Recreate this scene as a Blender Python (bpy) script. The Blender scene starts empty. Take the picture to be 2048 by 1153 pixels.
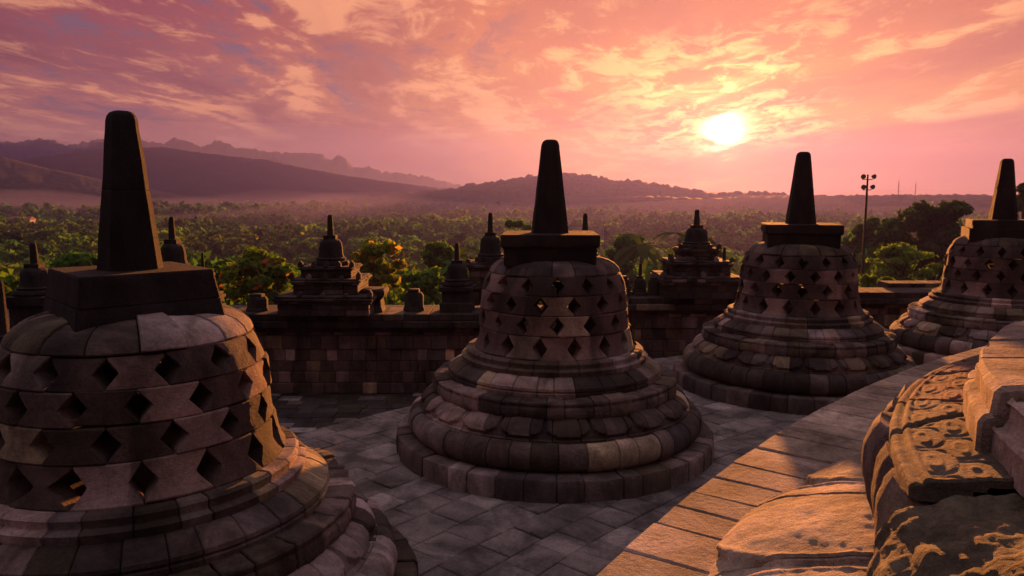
import bpy, math, random
import numpy as np
from mathutils import Vector, noise, Matrix
R=math.radians
random.seed(7)
S=bpy.context.scene
COL=S.collection

# ------------------------------------------------------------------ camera
CAMH=3.078; PITCH=6.9; FPX=1523.0
cam=bpy.data.cameras.new('camera'); camo=bpy.data.objects.new('camera',cam); COL.objects.link(camo)
camo.location=(0,0,CAMH); camo.rotation_euler=(R(90-PITCH),0,0)
cam.sensor_width=36; cam.lens=36*FPX/2048; cam.clip_start=.05; cam.clip_end=30000
S.camera=camo
S.view_settings.view_transform='Standard'; S.view_settings.look='None'; S.view_settings.gamma=1
S.view_settings.exposure=2.5
S.cycles.use_denoising=True
S.cycles.max_bounces=6; S.cycles.diffuse_bounces=3; S.cycles.glossy_bounces=1; S.cycles.transmission_bounces=2
S.cycles.volume_bounces=1; S.cycles.transparent_max_bounces=8
SUN_AZ=15.3; SUN_EL=4.4                       # bearing clockwise from +Y, elevation
sdir=Vector((math.sin(R(SUN_AZ))*math.cos(R(SUN_EL)),math.cos(R(SUN_AZ))*math.cos(R(SUN_EL)),math.sin(R(SUN_EL))))
sl=bpy.data.lights.new('sun','SUN'); sl.energy=5.0; sl.angle=R(.6); sl.color=(1.0,.33,.075)
so=bpy.data.objects.new('sun',sl); COL.objects.link(so); so.rotation_euler=sdir.to_track_quat('Z','Y').to_euler()

# ------------------------------------------------------------------ node helper
class NT:
    def __init__(s,tree): s.t=tree; s.n=tree.nodes; s.l=tree.links
    def new(s,typ,**kw):
        n=s.n.new(typ)
        for k,v in kw.items(): setattr(n,k,v)
        return n
    def put(s,node,key,val):
        i=node.inputs[key]
        if isinstance(val,bpy.types.NodeSocket): s.l.new(val,i)
        elif val is not None:
            if isinstance(val,(tuple,list)) and len(val)==3 and len(i.default_value)==4: val=(*val,1)
            i.default_value=val
    def m(s,op,a,b=None,c=None,clamp=False):
        n=s.new('ShaderNodeMath',operation=op,use_clamp=clamp); s.put(n,0,a)
        if b is not None: s.put(n,1,b)
        if c is not None: s.put(n,2,c)
        return n.outputs[0]
    def v(s,op,a,b=None):
        n=s.new('ShaderNodeVectorMath',operation=op); s.put(n,0,a)
        if b is not None: s.put(n,1,b)
        return n.outputs['Value'] if op in('DOT_PRODUCT','LENGTH') else n.outputs[0]
    def mix(s,f,a,b,mode='MIX'):
        n=s.new('ShaderNodeMix',data_type='RGBA',blend_type=mode); s.put(n,0,f); s.put(n,6,a); s.put(n,7,b); return n.outputs[2]
    def sm(s,x,a,b,lo=0.,hi=1.):
        n=s.new('ShaderNodeMapRange',interpolation_type='SMOOTHSTEP'); s.put(n,0,x); n.inputs[1].default_value=a; n.inputs[2].default_value=b
        n.inputs[3].default_value=lo; n.inputs[4].default_value=hi; return n.outputs[0]
    def noise(s,vec,scale,detail=4,rough=.55,dist=0.,out=0):
        n=s.new('ShaderNodeTexNoise'); s.put(n,'Vector',vec); n.inputs['Scale'].default_value=scale; n.inputs['Detail'].default_value=detail
        n.inputs['Roughness'].default_value=rough; n.inputs['Distortion'].default_value=dist; return n.outputs[out]
    def comb(s,x,y,z):
        n=s.new('ShaderNodeCombineXYZ'); s.put(n,0,x); s.put(n,1,y); s.put(n,2,z); return n.outputs[0]

# ------------------------------------------------------------------ sky
w=bpy.data.worlds.new('World'); S.world=w; w.use_nodes=True
T=NT(w.node_tree); T.n.clear()
out=T.new('ShaderNodeOutputWorld'); bg=T.new('ShaderNodeBackground'); bg.inputs[1].default_value=.1
T.l.new(bg.outputs[0],out.inputs[0])
tc=T.new('ShaderNodeTexCoord'); D=T.v('NORMALIZE',tc.outputs['Generated'])
sky=T.new('ShaderNodeTexSky',sky_type='NISHITA',sun_disc=False); sky.sun_elevation=R(SUN_EL); sky.sun_rotation=R(SUN_AZ)
sky.altitude=300; sky.air_density=1.; sky.dust_density=2.; sky.ozone_density=2.
sx=T.new('ShaderNodeSeparateXYZ'); T.l.new(D,sx.inputs[0]); dx,dy,dz=sx.outputs
el=T.m('MULTIPLY',T.m('ARCSINE',dz),57.2958)                       # elevation in degrees
az=T.m('MULTIPLY',T.m('ARCTAN2',dx,dy),57.2958)                    # bearing in degrees
dot=T.v('DOT_PRODUCT',D,tuple(sdir))
ang=T.m('MULTIPLY',T.m('ARCCOSINE',T.m('MINIMUM',dot,.999999)),57.2958)
# coordinates on a flat cloud deck, bands running towards the sun
den=T.m('ADD',T.m('MAXIMUM',dz,0.),.085)
px=T.m('DIVIDE',dx,den); py=T.m('DIVIDE',dy,den)
ca,sa=math.cos(R(4)),math.sin(R(4))
u=T.m('SUBTRACT',T.m('MULTIPLY',px,ca),T.m('MULTIPLY',py,sa))      # across the bands
v=T.m('ADD',T.m('MULTIPLY',px,sa),T.m('MULTIPLY',py,ca))           # along the bands
cp=T.comb(u,T.m('MULTIPLY',v,.45),0.)
nL=T.noise(T.v('ADD',cp,(3.1,7.7,0)),.55,6,.55,.6)
nM=T.noise(T.v('ADD',cp,(11.3,2.2,4.)),1.5,9,.62,.9)
nF=T.noise(T.comb(u,T.m('MULTIPLY',v,.55),2.),5.2,9,.68,.6)
fine=T.m('ADD',T.m('MULTIPLY',nM,.62),T.m('MULTIPLY',nF,.38))
# cloud body colour: mauve far from the sun, salmon near it
k1=T.sm(ang,4,42)
body=T.mix(k1,(1.05,.35,.15),(.34,.085,.13))
body=T.mix(T.sm(el,13,4,0,1),body,T.mix(k1,(1.1,.50,.12),(.46,.17,.19)))

shade=T.sm(nL,.40,.60)
body=T.mix(T.m('MULTIPLY',shade,.75),body,T.mix(k1,(.60,.20,.16),(.17,.055,.11)))
# lit edges
lit=T.sm(fine,.48,.575)
litm=T.m('MULTIPLY',lit,T.sm(nL,.62,.46))
litm=T.m('MULTIPLY',litm,T.sm(ang,60,8,.55,1.))
litm=T.m('MULTIPLY',litm,T.sm(el,1.5,5.,.35,1.))
body=T.mix(litm,body,T.mix(T.sm(ang,4,26),(1.5,.88,.33),(1.15,.50,.29)))
# gaps with clear evening sky
gap=T.m('MULTIPLY',T.sm(fine,.47,.40),T.sm(nL,.56,.44))
gap=T.m('MULTIPLY',gap,T.sm(ang,10,26))
gap=T.m('MULTIPLY',gap,T.sm(el,3.,6.))
clear=T.mix(1.,T.v('MULTIPLY',sky.outputs[0],(.012,.010,.012)),(.15,.10,.21),'ADD')
body=T.mix(T.m('MULTIPLY',gap,.9),body,clear)
# smooth grey-mauve bank low on the right
line=T.m('ADD',T.m('MULTIPLY',az,.105),2.1)
line=T.m('ADD',line,T.m('MULTIPLY',T.m('SUBTRACT',nL,.5),1.2))
bank=T.m('MULTIPLY',T.sm(T.m('SUBTRACT',line,el),-.15,.35),T.sm(az,13,20))
body=T.mix(T.m('MULTIPLY',bank,.8),body,T.mix(T.sm(az,15,32),(.78,.31,.18),(.48,.19,.17)))
# low haze bank over the left mountains
hb=T.m('MULTIPLY',T.sm(el,6.2,2.5),T.sm(az,6,-6))
hb=T.m('MULTIPLY',hb,T.sm(T.m('ADD',nM,T.m('MULTIPLY',nF,.3)),.5,.8,.35,1.))
body=T.mix(T.m('MULTIPLY',hb,.75),body,(.36,.19,.28))
# aureole of the sun in thin cloud
def gauss(a,s,k): return T.m('MULTIPLY',T.m('EXPONENT',T.m('MULTIPLY',T.m('POWER',T.m('DIVIDE',a,s),2.),-1.)),k)
wob=T.m('ADD',T.m('MULTIPLY',nM,2.6),-.35)
a2=T.m('DIVIDE',ang,wob)
core=T.m('MULTIPLY',gauss(a2,1.0,9.),T.m('ADD',T.sm(fine,.42,.52),.12))
halo=gauss(ang,2.6,.8)
wide=T.m('MULTIPLY',T.m('EXPONENT',T.m('DIVIDE',ang,-6.)),.5)
strk=T.m('MULTIPLY',T.m('MULTIPLY',T.sm(nF,.46,.60),T.sm(ang,9,1.5)),T.m('MULTIPLY',T.sm(el,2.6,4.4),1.0))
g=T.mix(1.,body,T.v('MULTIPLY',T.comb(core,core,core),(1.,.78,.5)),'ADD')
g=T.mix(1.,g,T.v('MULTIPLY',T.comb(halo,halo,halo),(1.,.62,.25)),'ADD')
g=T.mix(1.,g,T.v('MULTIPLY',T.comb(wide,wide,wide),(1.1,.52,.12)),'ADD')
g=T.mix(1.,g,T.v('MULTIPLY',T.comb(strk,strk,strk),(1.3,.9,.35)),'ADD')
g=T.mix(T.sm(el,-.5,-3),g,(.12,.05,.05))
g=T.mix(T.sm(el,15,45),g,(.54,.45,.60))
bk=T.sm(T.m('ADD',ang,T.m('MULTIPLY',T.sm(el,10,60),-60.)),45,115,1.,.35); g=T.v('MULTIPLY',g,T.comb(bk,bk,bk))
skyv=T.v('MULTIPLY',g,(1.62,1.55,1.30))
T.l.new(skyv,bg.inputs[0])

# ------------------------------------------------------------------ materials
def stone_mat(name,mott=.5,bump=.5,sc=1.,rough=.88,lichen=.35):
    m=bpy.data.materials.new(name); m.use_nodes=True; t=NT(m.node_tree); b=m.node_tree.nodes['Principled BSDF']
    at=t.new('ShaderNodeAttribute',attribute_name='tone'); co=t.new('ShaderNodeTexCoord').outputs['Object']
    n1=t.noise(co,5*sc,6,.62,.3); n2=t.noise(co,38*sc,6,.7); n3=t.noise(co,150*sc,3,.6)
    f=t.m('ADD',t.m('MULTIPLY',n1,1.6*mott),t.m('ADD',t.m('MULTIPLY',n2,2.2*mott),t.m('MULTIPLY',n3,1.4*mott))); f=t.m('MAXIMUM',t.m('ADD',f,1-2.6*mott),.15)
    c=t.v('MULTIPLY',at.outputs[0],t.comb(f,f,f))
    big=t.noise(t.v('MULTIPLY',co,(1.,1.,.45)),2.3*sc,6,.65,.6); bf=t.sm(big,.34,.66,.48,1.45); c=t.v('MULTIPLY',c,t.comb(bf,bf,bf))
    li=t.m('MULTIPLY',t.sm(t.noise(co,9*sc,5,.7,.4),.58,.70),lichen)
    c=t.mix(li,c,t.v('ADD',t.v('MULTIPLY',c,(1.7,1.65,1.55)),(.01,.009,.007)))
    dk=t.sm(t.noise(co,16*sc,5,.65),.60,.74,0,.6)
    c=t.mix(dk,c,t.v('MULTIPLY',c,(.35,.33,.33)))
    t.l.new(c,b.inputs['Base Color']); b.inputs['Roughness'].default_value=rough; b.inputs['Specular IOR Level'].default_value=.25
    vo=t.new('ShaderNodeTexVoronoi',feature='F1'); t.put(vo,'Vector',co); vo.inputs['Scale'].default_value=75*sc
    pit=t.sm(vo.outputs[0],.05,.30)
    hgt=t.m('ADD',t.m('MULTIPLY',n2,1.),t.m('ADD',t.m('MULTIPLY',n3,.35),t.m('MULTIPLY',pit,.12)))
    hgt=t.m('ADD',hgt,t.m('MULTIPLY',n1,1.2))
    bp=t.new('ShaderNodeBump'); bp.inputs['Strength'].default_value=bump; bp.inputs['Distance'].default_value=.035/sc
    t.l.new(hgt,bp.inputs['Height']); t.l.new(bp.outputs[0],b.inputs['Normal'])
    return m
M_STONE=stone_mat('weathered_andesite',.5,.65)
M_CARV=stone_mat('carved_andesite',.6,.9,1.4)
M_PETAL=stone_mat('smooth_petal_andesite',.62,.6,1.,lichen=.3)
M_FLOOR=stone_mat('paving_andesite',.55,.6,.8)
M_FAR=stone_mat('dark_balustrade_stone',.5,.7,.6,lichen=.2)
def leaf_mat(name,tr=.4):
    m=bpy.data.materials.new(name); m.use_nodes=True; t=NT(m.node_tree); t.n.clear()
    o=t.new('ShaderNodeOutputMaterial'); at=t.new('ShaderNodeAttribute',attribute_name='tone')
    d=t.new('ShaderNodeBsdfDiffuse'); r=t.new('ShaderNodeBsdfTranslucent'); mx=t.new('ShaderNodeMixShader'); mx.inputs[0].default_value=tr
    t.l.new(at.outputs[0],d.inputs[0]); t.l.new(t.v('MULTIPLY',at.outputs[0],(1.25,1.55,.5)),r.inputs[0])
    t.l.new(d.outputs[0],mx.inputs[1]); t.l.new(r.outputs[0],mx.inputs[2]); t.l.new(mx.outputs[0],o.inputs[0]); return m
M_LEAF=leaf_mat('leaves',.45); M_FOREST=leaf_mat('forest_foliage',.4)
def plain(name,col,rough=.8,metal=0.,ns=0.,var=.4):
    m=bpy.data.materials.new(name); m.use_nodes=True; t=NT(m.node_tree); b=m.node_tree.nodes['Principled BSDF']
    b.inputs['Roughness'].default_value=rough; b.inputs['Metallic'].default_value=metal; b.inputs['Specular IOR Level'].default_value=.2
    if ns:
        co=t.new('ShaderNodeTexCoord').outputs['Object']; n=t.noise(co,ns,6,.65)
        c=t.mix(t.sm(n,.35,.65),tuple(x*(1-var) for x in col),tuple(x*(1+var) for x in col)); t.l.new(c,b.inputs[0])
    else: b.inputs[0].default_value=(*col,1)
    return m
M_BARK=plain('bark',(.05,.035,.025),.9,0,6)
M_SOIL=plain('forest_floor',(.035,.045,.018),.95,0,.02,.5)
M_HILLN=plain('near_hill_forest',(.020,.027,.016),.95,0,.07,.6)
M_HILLF=plain('far_forest_haze_tint',(.014,.016,.024),.95,0,.01,.3)  # blue of the distant air put into the forest colour
M_STEEL=plain('painted_steel',(.05,.05,.05),.5,.6)
M_GLASS=plain('lamp_glass',(.15,.15,.15),.2,.2)
M_PALE=plain('pale_mortar',(.5,.47,.42),.9,0,40)
M_RED=plain('red_clay_roof',(.32,.12,.07),.8,0,2)
M_WHITE=plain('white_plaster',(.6,.56,.5),.8,0,2,.15)

# ------------------------------------------------------------------ mesh helpers
class MB:
    def __init__(s): s.v=[]; s.f=[]; s.c=[]
    def add(s,verts,faces,tone):
        o=len(s.v); s.v.extend(verts); s.f.extend([tuple(i+o for i in f) for f in faces]); s.c.extend([tone]*len(verts))
    def build(s,name,mat,parent=None,loc=(0,0,0),rot=0,smooth=True,ang=38):
        me=bpy.data.meshes.new(name); me.from_pydata(s.v,[],s.f)
        a=me.attributes.new('tone','FLOAT_COLOR','POINT')
        arr=np.ones((len(s.v),4),dtype=np.float32); arr[:,:3]=np.array(s.c,dtype=np.float32).reshape(-1,3); a.data.foreach_set('color',arr.ravel())
        if smooth:
            me.polygons.foreach_set('use_smooth',[True]*len(me.polygons)); me.set_sharp_from_angle(angle=R(ang))
        me.materials.append(mat); me.update()
        o=bpy.data.objects.new(name,me); COL.objects.link(o); o.location=loc; o.rotation_euler=(0,0,rot)
        if parent: o.parent=parent
        return o
def np_obj(name,V,F,C,mat,parent=None,loc=(0,0,0)):
    """V (n,3), F (m,4) quads, C (n,3)"""
    me=bpy.data.meshes.new(name); n=len(V); m=len(F)
    me.vertices.add(n); me.vertices.foreach_set('co',V.astype(np.float32).ravel())
    me.loops.add(m*4); me.loops.foreach_set('vertex_index',F.astype(np.int32).ravel())
    me.polygons.add(m); me.polygons.foreach_set('loop_start',np.arange(0,m*4,4,dtype=np.int32))
    try: me.polygons.foreach_set('loop_total',np.full(m,4,dtype=np.int32))
    except Exception: pass
    a=me.attributes.new('tone','FLOAT_COLOR','POINT'); arr=np.ones((n,4),dtype=np.float32); arr[:,:3]=C; a.data.foreach_set('color',arr.ravel())
    me.update(calc_edges=True); me.validate(); me.materials.append(mat)
    o=bpy.data.objects.new(name,me); COL.objects.link(o); o.location=loc
    if parent: o.parent=parent
    return o
def thing(name,label,cat,loc=(0,0,0),rot=0,group=None):
    o=bpy.data.objects.new(name,None); COL.objects.link(o); o.location=loc; o.rotation_euler=(0,0,rot)
    o['label']=label; o['category']=cat
    if group: o['group']=group
    return o
def tag(o,label,cat,group=None):
    o['label']=label; o['category']=cat
    if group: o['group']=group
    return o
def struct(o): o['kind']='structure'; return o

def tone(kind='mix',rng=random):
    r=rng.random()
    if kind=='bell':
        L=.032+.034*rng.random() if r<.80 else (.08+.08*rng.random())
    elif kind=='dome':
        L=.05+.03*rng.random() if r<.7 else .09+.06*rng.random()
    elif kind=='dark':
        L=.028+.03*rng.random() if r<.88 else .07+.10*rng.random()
    elif kind=='floor':
        L=.12+.045*rng.random() if r<.85 else .17+.10*rng.random()
    elif kind=='warm':
        L=.16+.07*rng.random() if r<.90 else .27+.08*rng.random()
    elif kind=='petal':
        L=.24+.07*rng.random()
    else:
        L=.03+.03*rng.random() if r<.42 else (.07+.06*rng.random() if r<.78 else .17+.16*rng.random())
    h=rng.random()
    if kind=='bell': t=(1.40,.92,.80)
    elif kind=='floor': t=(1.14,.98,.94)
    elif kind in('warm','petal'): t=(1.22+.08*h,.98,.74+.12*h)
    elif h<.5: t=(1.32,.95,.86)
    elif h<.78: t=(1.2,.95,.93)
    else: t=(1.32,1.02,.68)
    return (L*t[0],L*t[1],L*t[2])

def resample(prof,step):
    o=[prof[0]]
    for a,b in zip(prof,prof[1:]):
        d=math.hypot(b[0]-a[0],b[1]-a[1]); n=max(1,int(round(d/step)))
        for i in range(1,n+1): o.append((a[0]+(b[0]-a[0])*i/n,a[1]+(b[1]-a[1])*i/n))
    return o
def nz(p,amp,s=6.):
    return amp*noise.noise(Vector((p[0]*s,p[1]*s,p[2]*s)))
def lathe(mb,prof,n,kind='mix',phase=0.,depth=.14,nu=4,ch=.008,gap=.003,pinch=0.,jit=.2,disp=None,jr=.004,back=False,seed=0,rough=.006,skip=(),zc=0.,step=None,tones=None,pins={}):
    rng=random.Random(seed*977+n)
    if step: prof=resample(prof,step)
    # chamfered ends of the profile
    P=[Vector((r,0,z)) for r,z in prof]; N=[]
    for i in range(len(P)):
        a=P[max(0,i-1)]; b=P[min(len(P)-1,i+1)]; t=(b-a).normalized(); N.append(Vector((t.z,0,-t.x)))
    L=[0]
    for a,b in zip(P,P[1:]): L.append(L[-1]+(b-a).length)
    tot=L[-1]; vs=[x/tot for x in L]
    rows=[(P[0]-N[0]*ch,N[0],0.)]
    t0=(P[1]-P[0]).normalized(); rows.append((P[0]+t0*min(ch,(P[1]-P[0]).length*.4),N[0],.001))
    for i in range(1,len(P)-1): rows.append((P[i],N[i],vs[i]))
    t1=(P[-2]-P[-1]).normalized(); rows.append((P[-1]+t1*min(ch,(P[-2]-P[-1]).length*.4),N[-1],.999)); rows.append((P[-1]-N[-1]*ch,N[-1],1.))
    last=None
    edges=[phase+2*math.pi*(k+(rng.uniform(-jit,jit) if not pinch else 0.))/n for k in range(n)]; edges.append(edges[0]+2*math.pi)
    rm=max(p.x for p in P)
    for k in range(n):
        col=tone(kind,rng) if not(tones and k in tones) else tones[k]
        if last and kind=='mix' and rng.random()<.35: col=tuple(.75*a+.25*b for a,b in zip(last,col))
        last=col
        off=rng.gauss(0,jr)
        if k in skip: continue
        a0,a1=edges[k]+gap/rm,edges[k+1]-gap/rm; wdt=(a1-a0)*rm; cu=min(.2,ch/wdt)
        us=[0.,cu]+[cu+(1-2*cu)*i/nu for i in range(1,nu)]+[1-cu,1.]
        vt=[];grid=[]
        tilt=rng.gauss(0,jr*.8); zj=rng.gauss(0,.0035) if pinch else 0.; sk=rng.gauss(0,.004) if pinch else 0.
        for (p,nn,vv) in rows:
            lo=pins.get(k,pinch)*max(0.,1-abs(2*vv-1)/.86); row=[]
            for iu,uu in enumerate(us):
                th=a0+(lo+(1-2*lo)*uu)*(a1-a0)
                d=off+tilt*(uu-.5)-(ch if iu in(0,len(us)-1) else 0.)
                r=p.x;z=p.z
                if disp and 0<vv<1: d+=disp(th,vv)
                z+=zj+sk*(uu-.5)
                q=(math.cos(th)*r,math.sin(th)*r,z+zc)
                if rough: d+=nz(q,rough,7)+nz(q,rough*.5,23)
                r2=r+nn.x*d; z2=z+nn.z*d
                row.append(len(vt)); vt.append((math.cos(th)*r2,math.sin(th)*r2,z2))
            grid.append(row)
        fs=[]
        for i in range(len(grid)-1):
            for j in range(len(us)-1): fs.append((grid[i][j],grid[i][j+1],grid[i+1][j+1],grid[i+1][j]))
        # skirt
        bd=grid[0]+[g[-1] for g in grid[1:-1]]+grid[-1][::-1]+[g[0] for g in grid[1:-1]][::-1]
        b0=len(vt)
        for i in bd:
            x,y,z=vt[i]; rr=math.hypot(x,y); s=max(.02,(rr-depth))/rr; vt.append((x*s,y*s,z))
        nb=len(bd)
        for i in range(nb): fs.append((bd[i],b0+i,b0+(i+1)%nb,bd[(i+1)%nb]))
        if back:
            # inner face as strips between left and right inner edges
            m=len(grid); right=[b0+len(us)-1]+[b0+len(us)-1+i for i in range(1,m)]; left=[b0]+[b0+nb-i for i in range(1,m)]
            left[m-1]=b0+len(us)+m-2+len(us)-1
            for i in range(m-1): fs.append((left[i],left[i+1],right[i+1],right[i]))
        mb.add(vt,fs,col)

def prism(mb,levels,n=4,cut=.12,rot=0.,col=(.1,.1,.1),rough=.004,sub=3,cap=True):
    """levels: (half width, z) of a polygonal shaft with cut corners, each side subdivided"""
    pts=[]
    for k in range(n):
        a=2*math.pi*k/n+math.pi/n; b=2*math.pi*(k+1)/n+math.pi/n; R0=1/math.cos(math.pi/n)
        A=Vector((math.cos(a),math.sin(a),0))*R0; B=Vector((math.cos(b),math.sin(b),0))*R0
        for i in range(sub+1): pts.append(A+(B-A)*(cut+(1-2*cut)*i/sub))
    cr,sr=math.cos(rot),math.sin(rot); vt=[];fs=[];m=len(pts)
    for hw,z in levels:
        for p in pts:
            x,y=p.x*hw,p.y*hw; q=(x*cr-y*sr,x*sr+y*cr,z); d=nz(q,rough,5)+nz(q,rough*.5,19)
            vt.append((q[0]*(1+d/max(hw,.05)),q[1]*(1+d/max(hw,.05)),z))
    for i in range(len(levels)-1):
        for j in range(m): fs.append((i*m+j,i*m+(j+1)%m,(i+1)*m+(j+1)%m,(i+1)*m+j))
    if cap:
        fs.append(tuple((len(levels)-1)*m+j for j in range(m))); fs.append(tuple(reversed(range(m))))
    mb.add(vt,fs,col)
def box(mb,x0,x1,y0,y1,z0,z1,col,ch=.008,jit=0.,rng=random):
    """chamfered block"""
    c=ch; vt=[]
    X=(x0,x1);Y=(y0,y1);Z=(z0,z1)
    idx={}
    for i in(0,1):
        for j in(0,1):
            for k in(0,1):
                for ax in range(3):
                    p=[X[i]+(c if i==0 else -c),Y[j]+(c if j==0 else -c),Z[k]+(c if k==0 else -c)]
                    p[ax]=(X,Y,Z)[ax][(i,j,k)[ax]]
                    idx[(i,j,k,ax)]=len(vt)
                    vt.append(tuple(a+(rng.uniform(-jit,jit) if jit else 0) for a in p))
    fs=[]
    for ax in range(3):
        o1,o2=[a for a in range(3) if a!=ax]
        for s in(0,1):
            q=[]
            for (a,b) in((0,0),(1,0),(1,1),(0,1)):
                t=[0,0,0]; t[ax]=s; t[o1]=a; t[o2]=b; q.append(idx[(*t,ax)])
            fs.append(tuple(q))
        for a in(0,1):
            for b in(0,1):
                t0=[0,0,0];t1=[0,0,0]; t0[ax]=0;t1[ax]=1; t0[o1]=t1[o1]=a; t0[o2]=t1[o2]=b
                fs.append((idx[(*t0,o1)],idx[(*t1,o1)],idx[(*t1,o2)],idx[(*t0,o2)]))
    for i in(0,1):
        for j in(0,1):
            for k in(0,1): fs.append(tuple(idx[(i,j,k,ax)] for ax in range(3)))
    mb.add(vt,fs,col)
def tube(mb,pts,rads,ns=8,col=(.05,.05,.05)):
    vt=[];fs=[]
    for i,(p,r) in enumerate(zip(pts,rads)):
        p=Vector(p); a=Vector(pts[max(0,i-1)]); b=Vector(pts[min(len(pts)-1,i+1)]); t=(b-a).normalized()
        s=t.cross(Vector((.3,.1,1)) if abs(t.z)<.9 else Vector((1,0,0))).normalized(); q=t.cross(s)
        for k in range(ns):
            an=2*math.pi*k/ns; vt.append(tuple(p+(s*math.cos(an)+q*math.sin(an))*r))
    for i in range(len(pts)-1):
        for k in range(ns): fs.append((i*ns+k,i*ns+(k+1)%ns,(i+1)*ns+(k+1)%ns,(i+1)*ns+k))
    fs.append(tuple(range(ns))); fs.append(tuple((len(pts)-1)*ns+k for k in range(ns)))
    mb.add(vt,fs,col)

# ------------------------------------------------------------------ the latticed stupas
def petal_disp(n,amp,ph=0.,v0=.22):
    def f(th,v):
        x=((th-ph)*n/(2*math.pi))%1.; d=abs(x-.5)*2          # 0 centre of petal, 1 between
        s=(v-v0)/(1-v0)                                      # 0 tip, 1 root
        if s<0: return -amp*.5
        lim=.965 if s>.30 else (max(0.,1-((.30-s)/.30)**2.4))**.5*.965
        e=(lim-d)
        k=min(1.,max(0.,e/.06)); k=k*k*(3-2*k)
        return amp*(k-.5)+amp*.35*max(0,1-d*d)*k
    return f
def scallop(n,amp,ph=0.):
    def f(th,v):
        x=((th-ph)*n/(2*math.pi))%1.
        return amp*(abs(math.sin(math.pi*x))**.6-.6)*(1 if v<.62 else .25)+ (amp*.7*math.sin(th*37+math.sin(th*13)*3) if .45<v<.75 else 0)
    return f
BELL=[(1.25,1.005),(1.29,.975),(1.36,.950),(1.45,.932),(1.6,.915),(1.8,.898),(1.95,.880),(2.05,.853),(2.12,.822),(2.165,.795)]
def bell_r(z):
    for (a,ra),(b,rb) in zip(BELL,BELL[1:]):
        if z<=b: return ra+(rb-ra)*(z-a)/(b-a)
    return BELL[-1][1]
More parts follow.
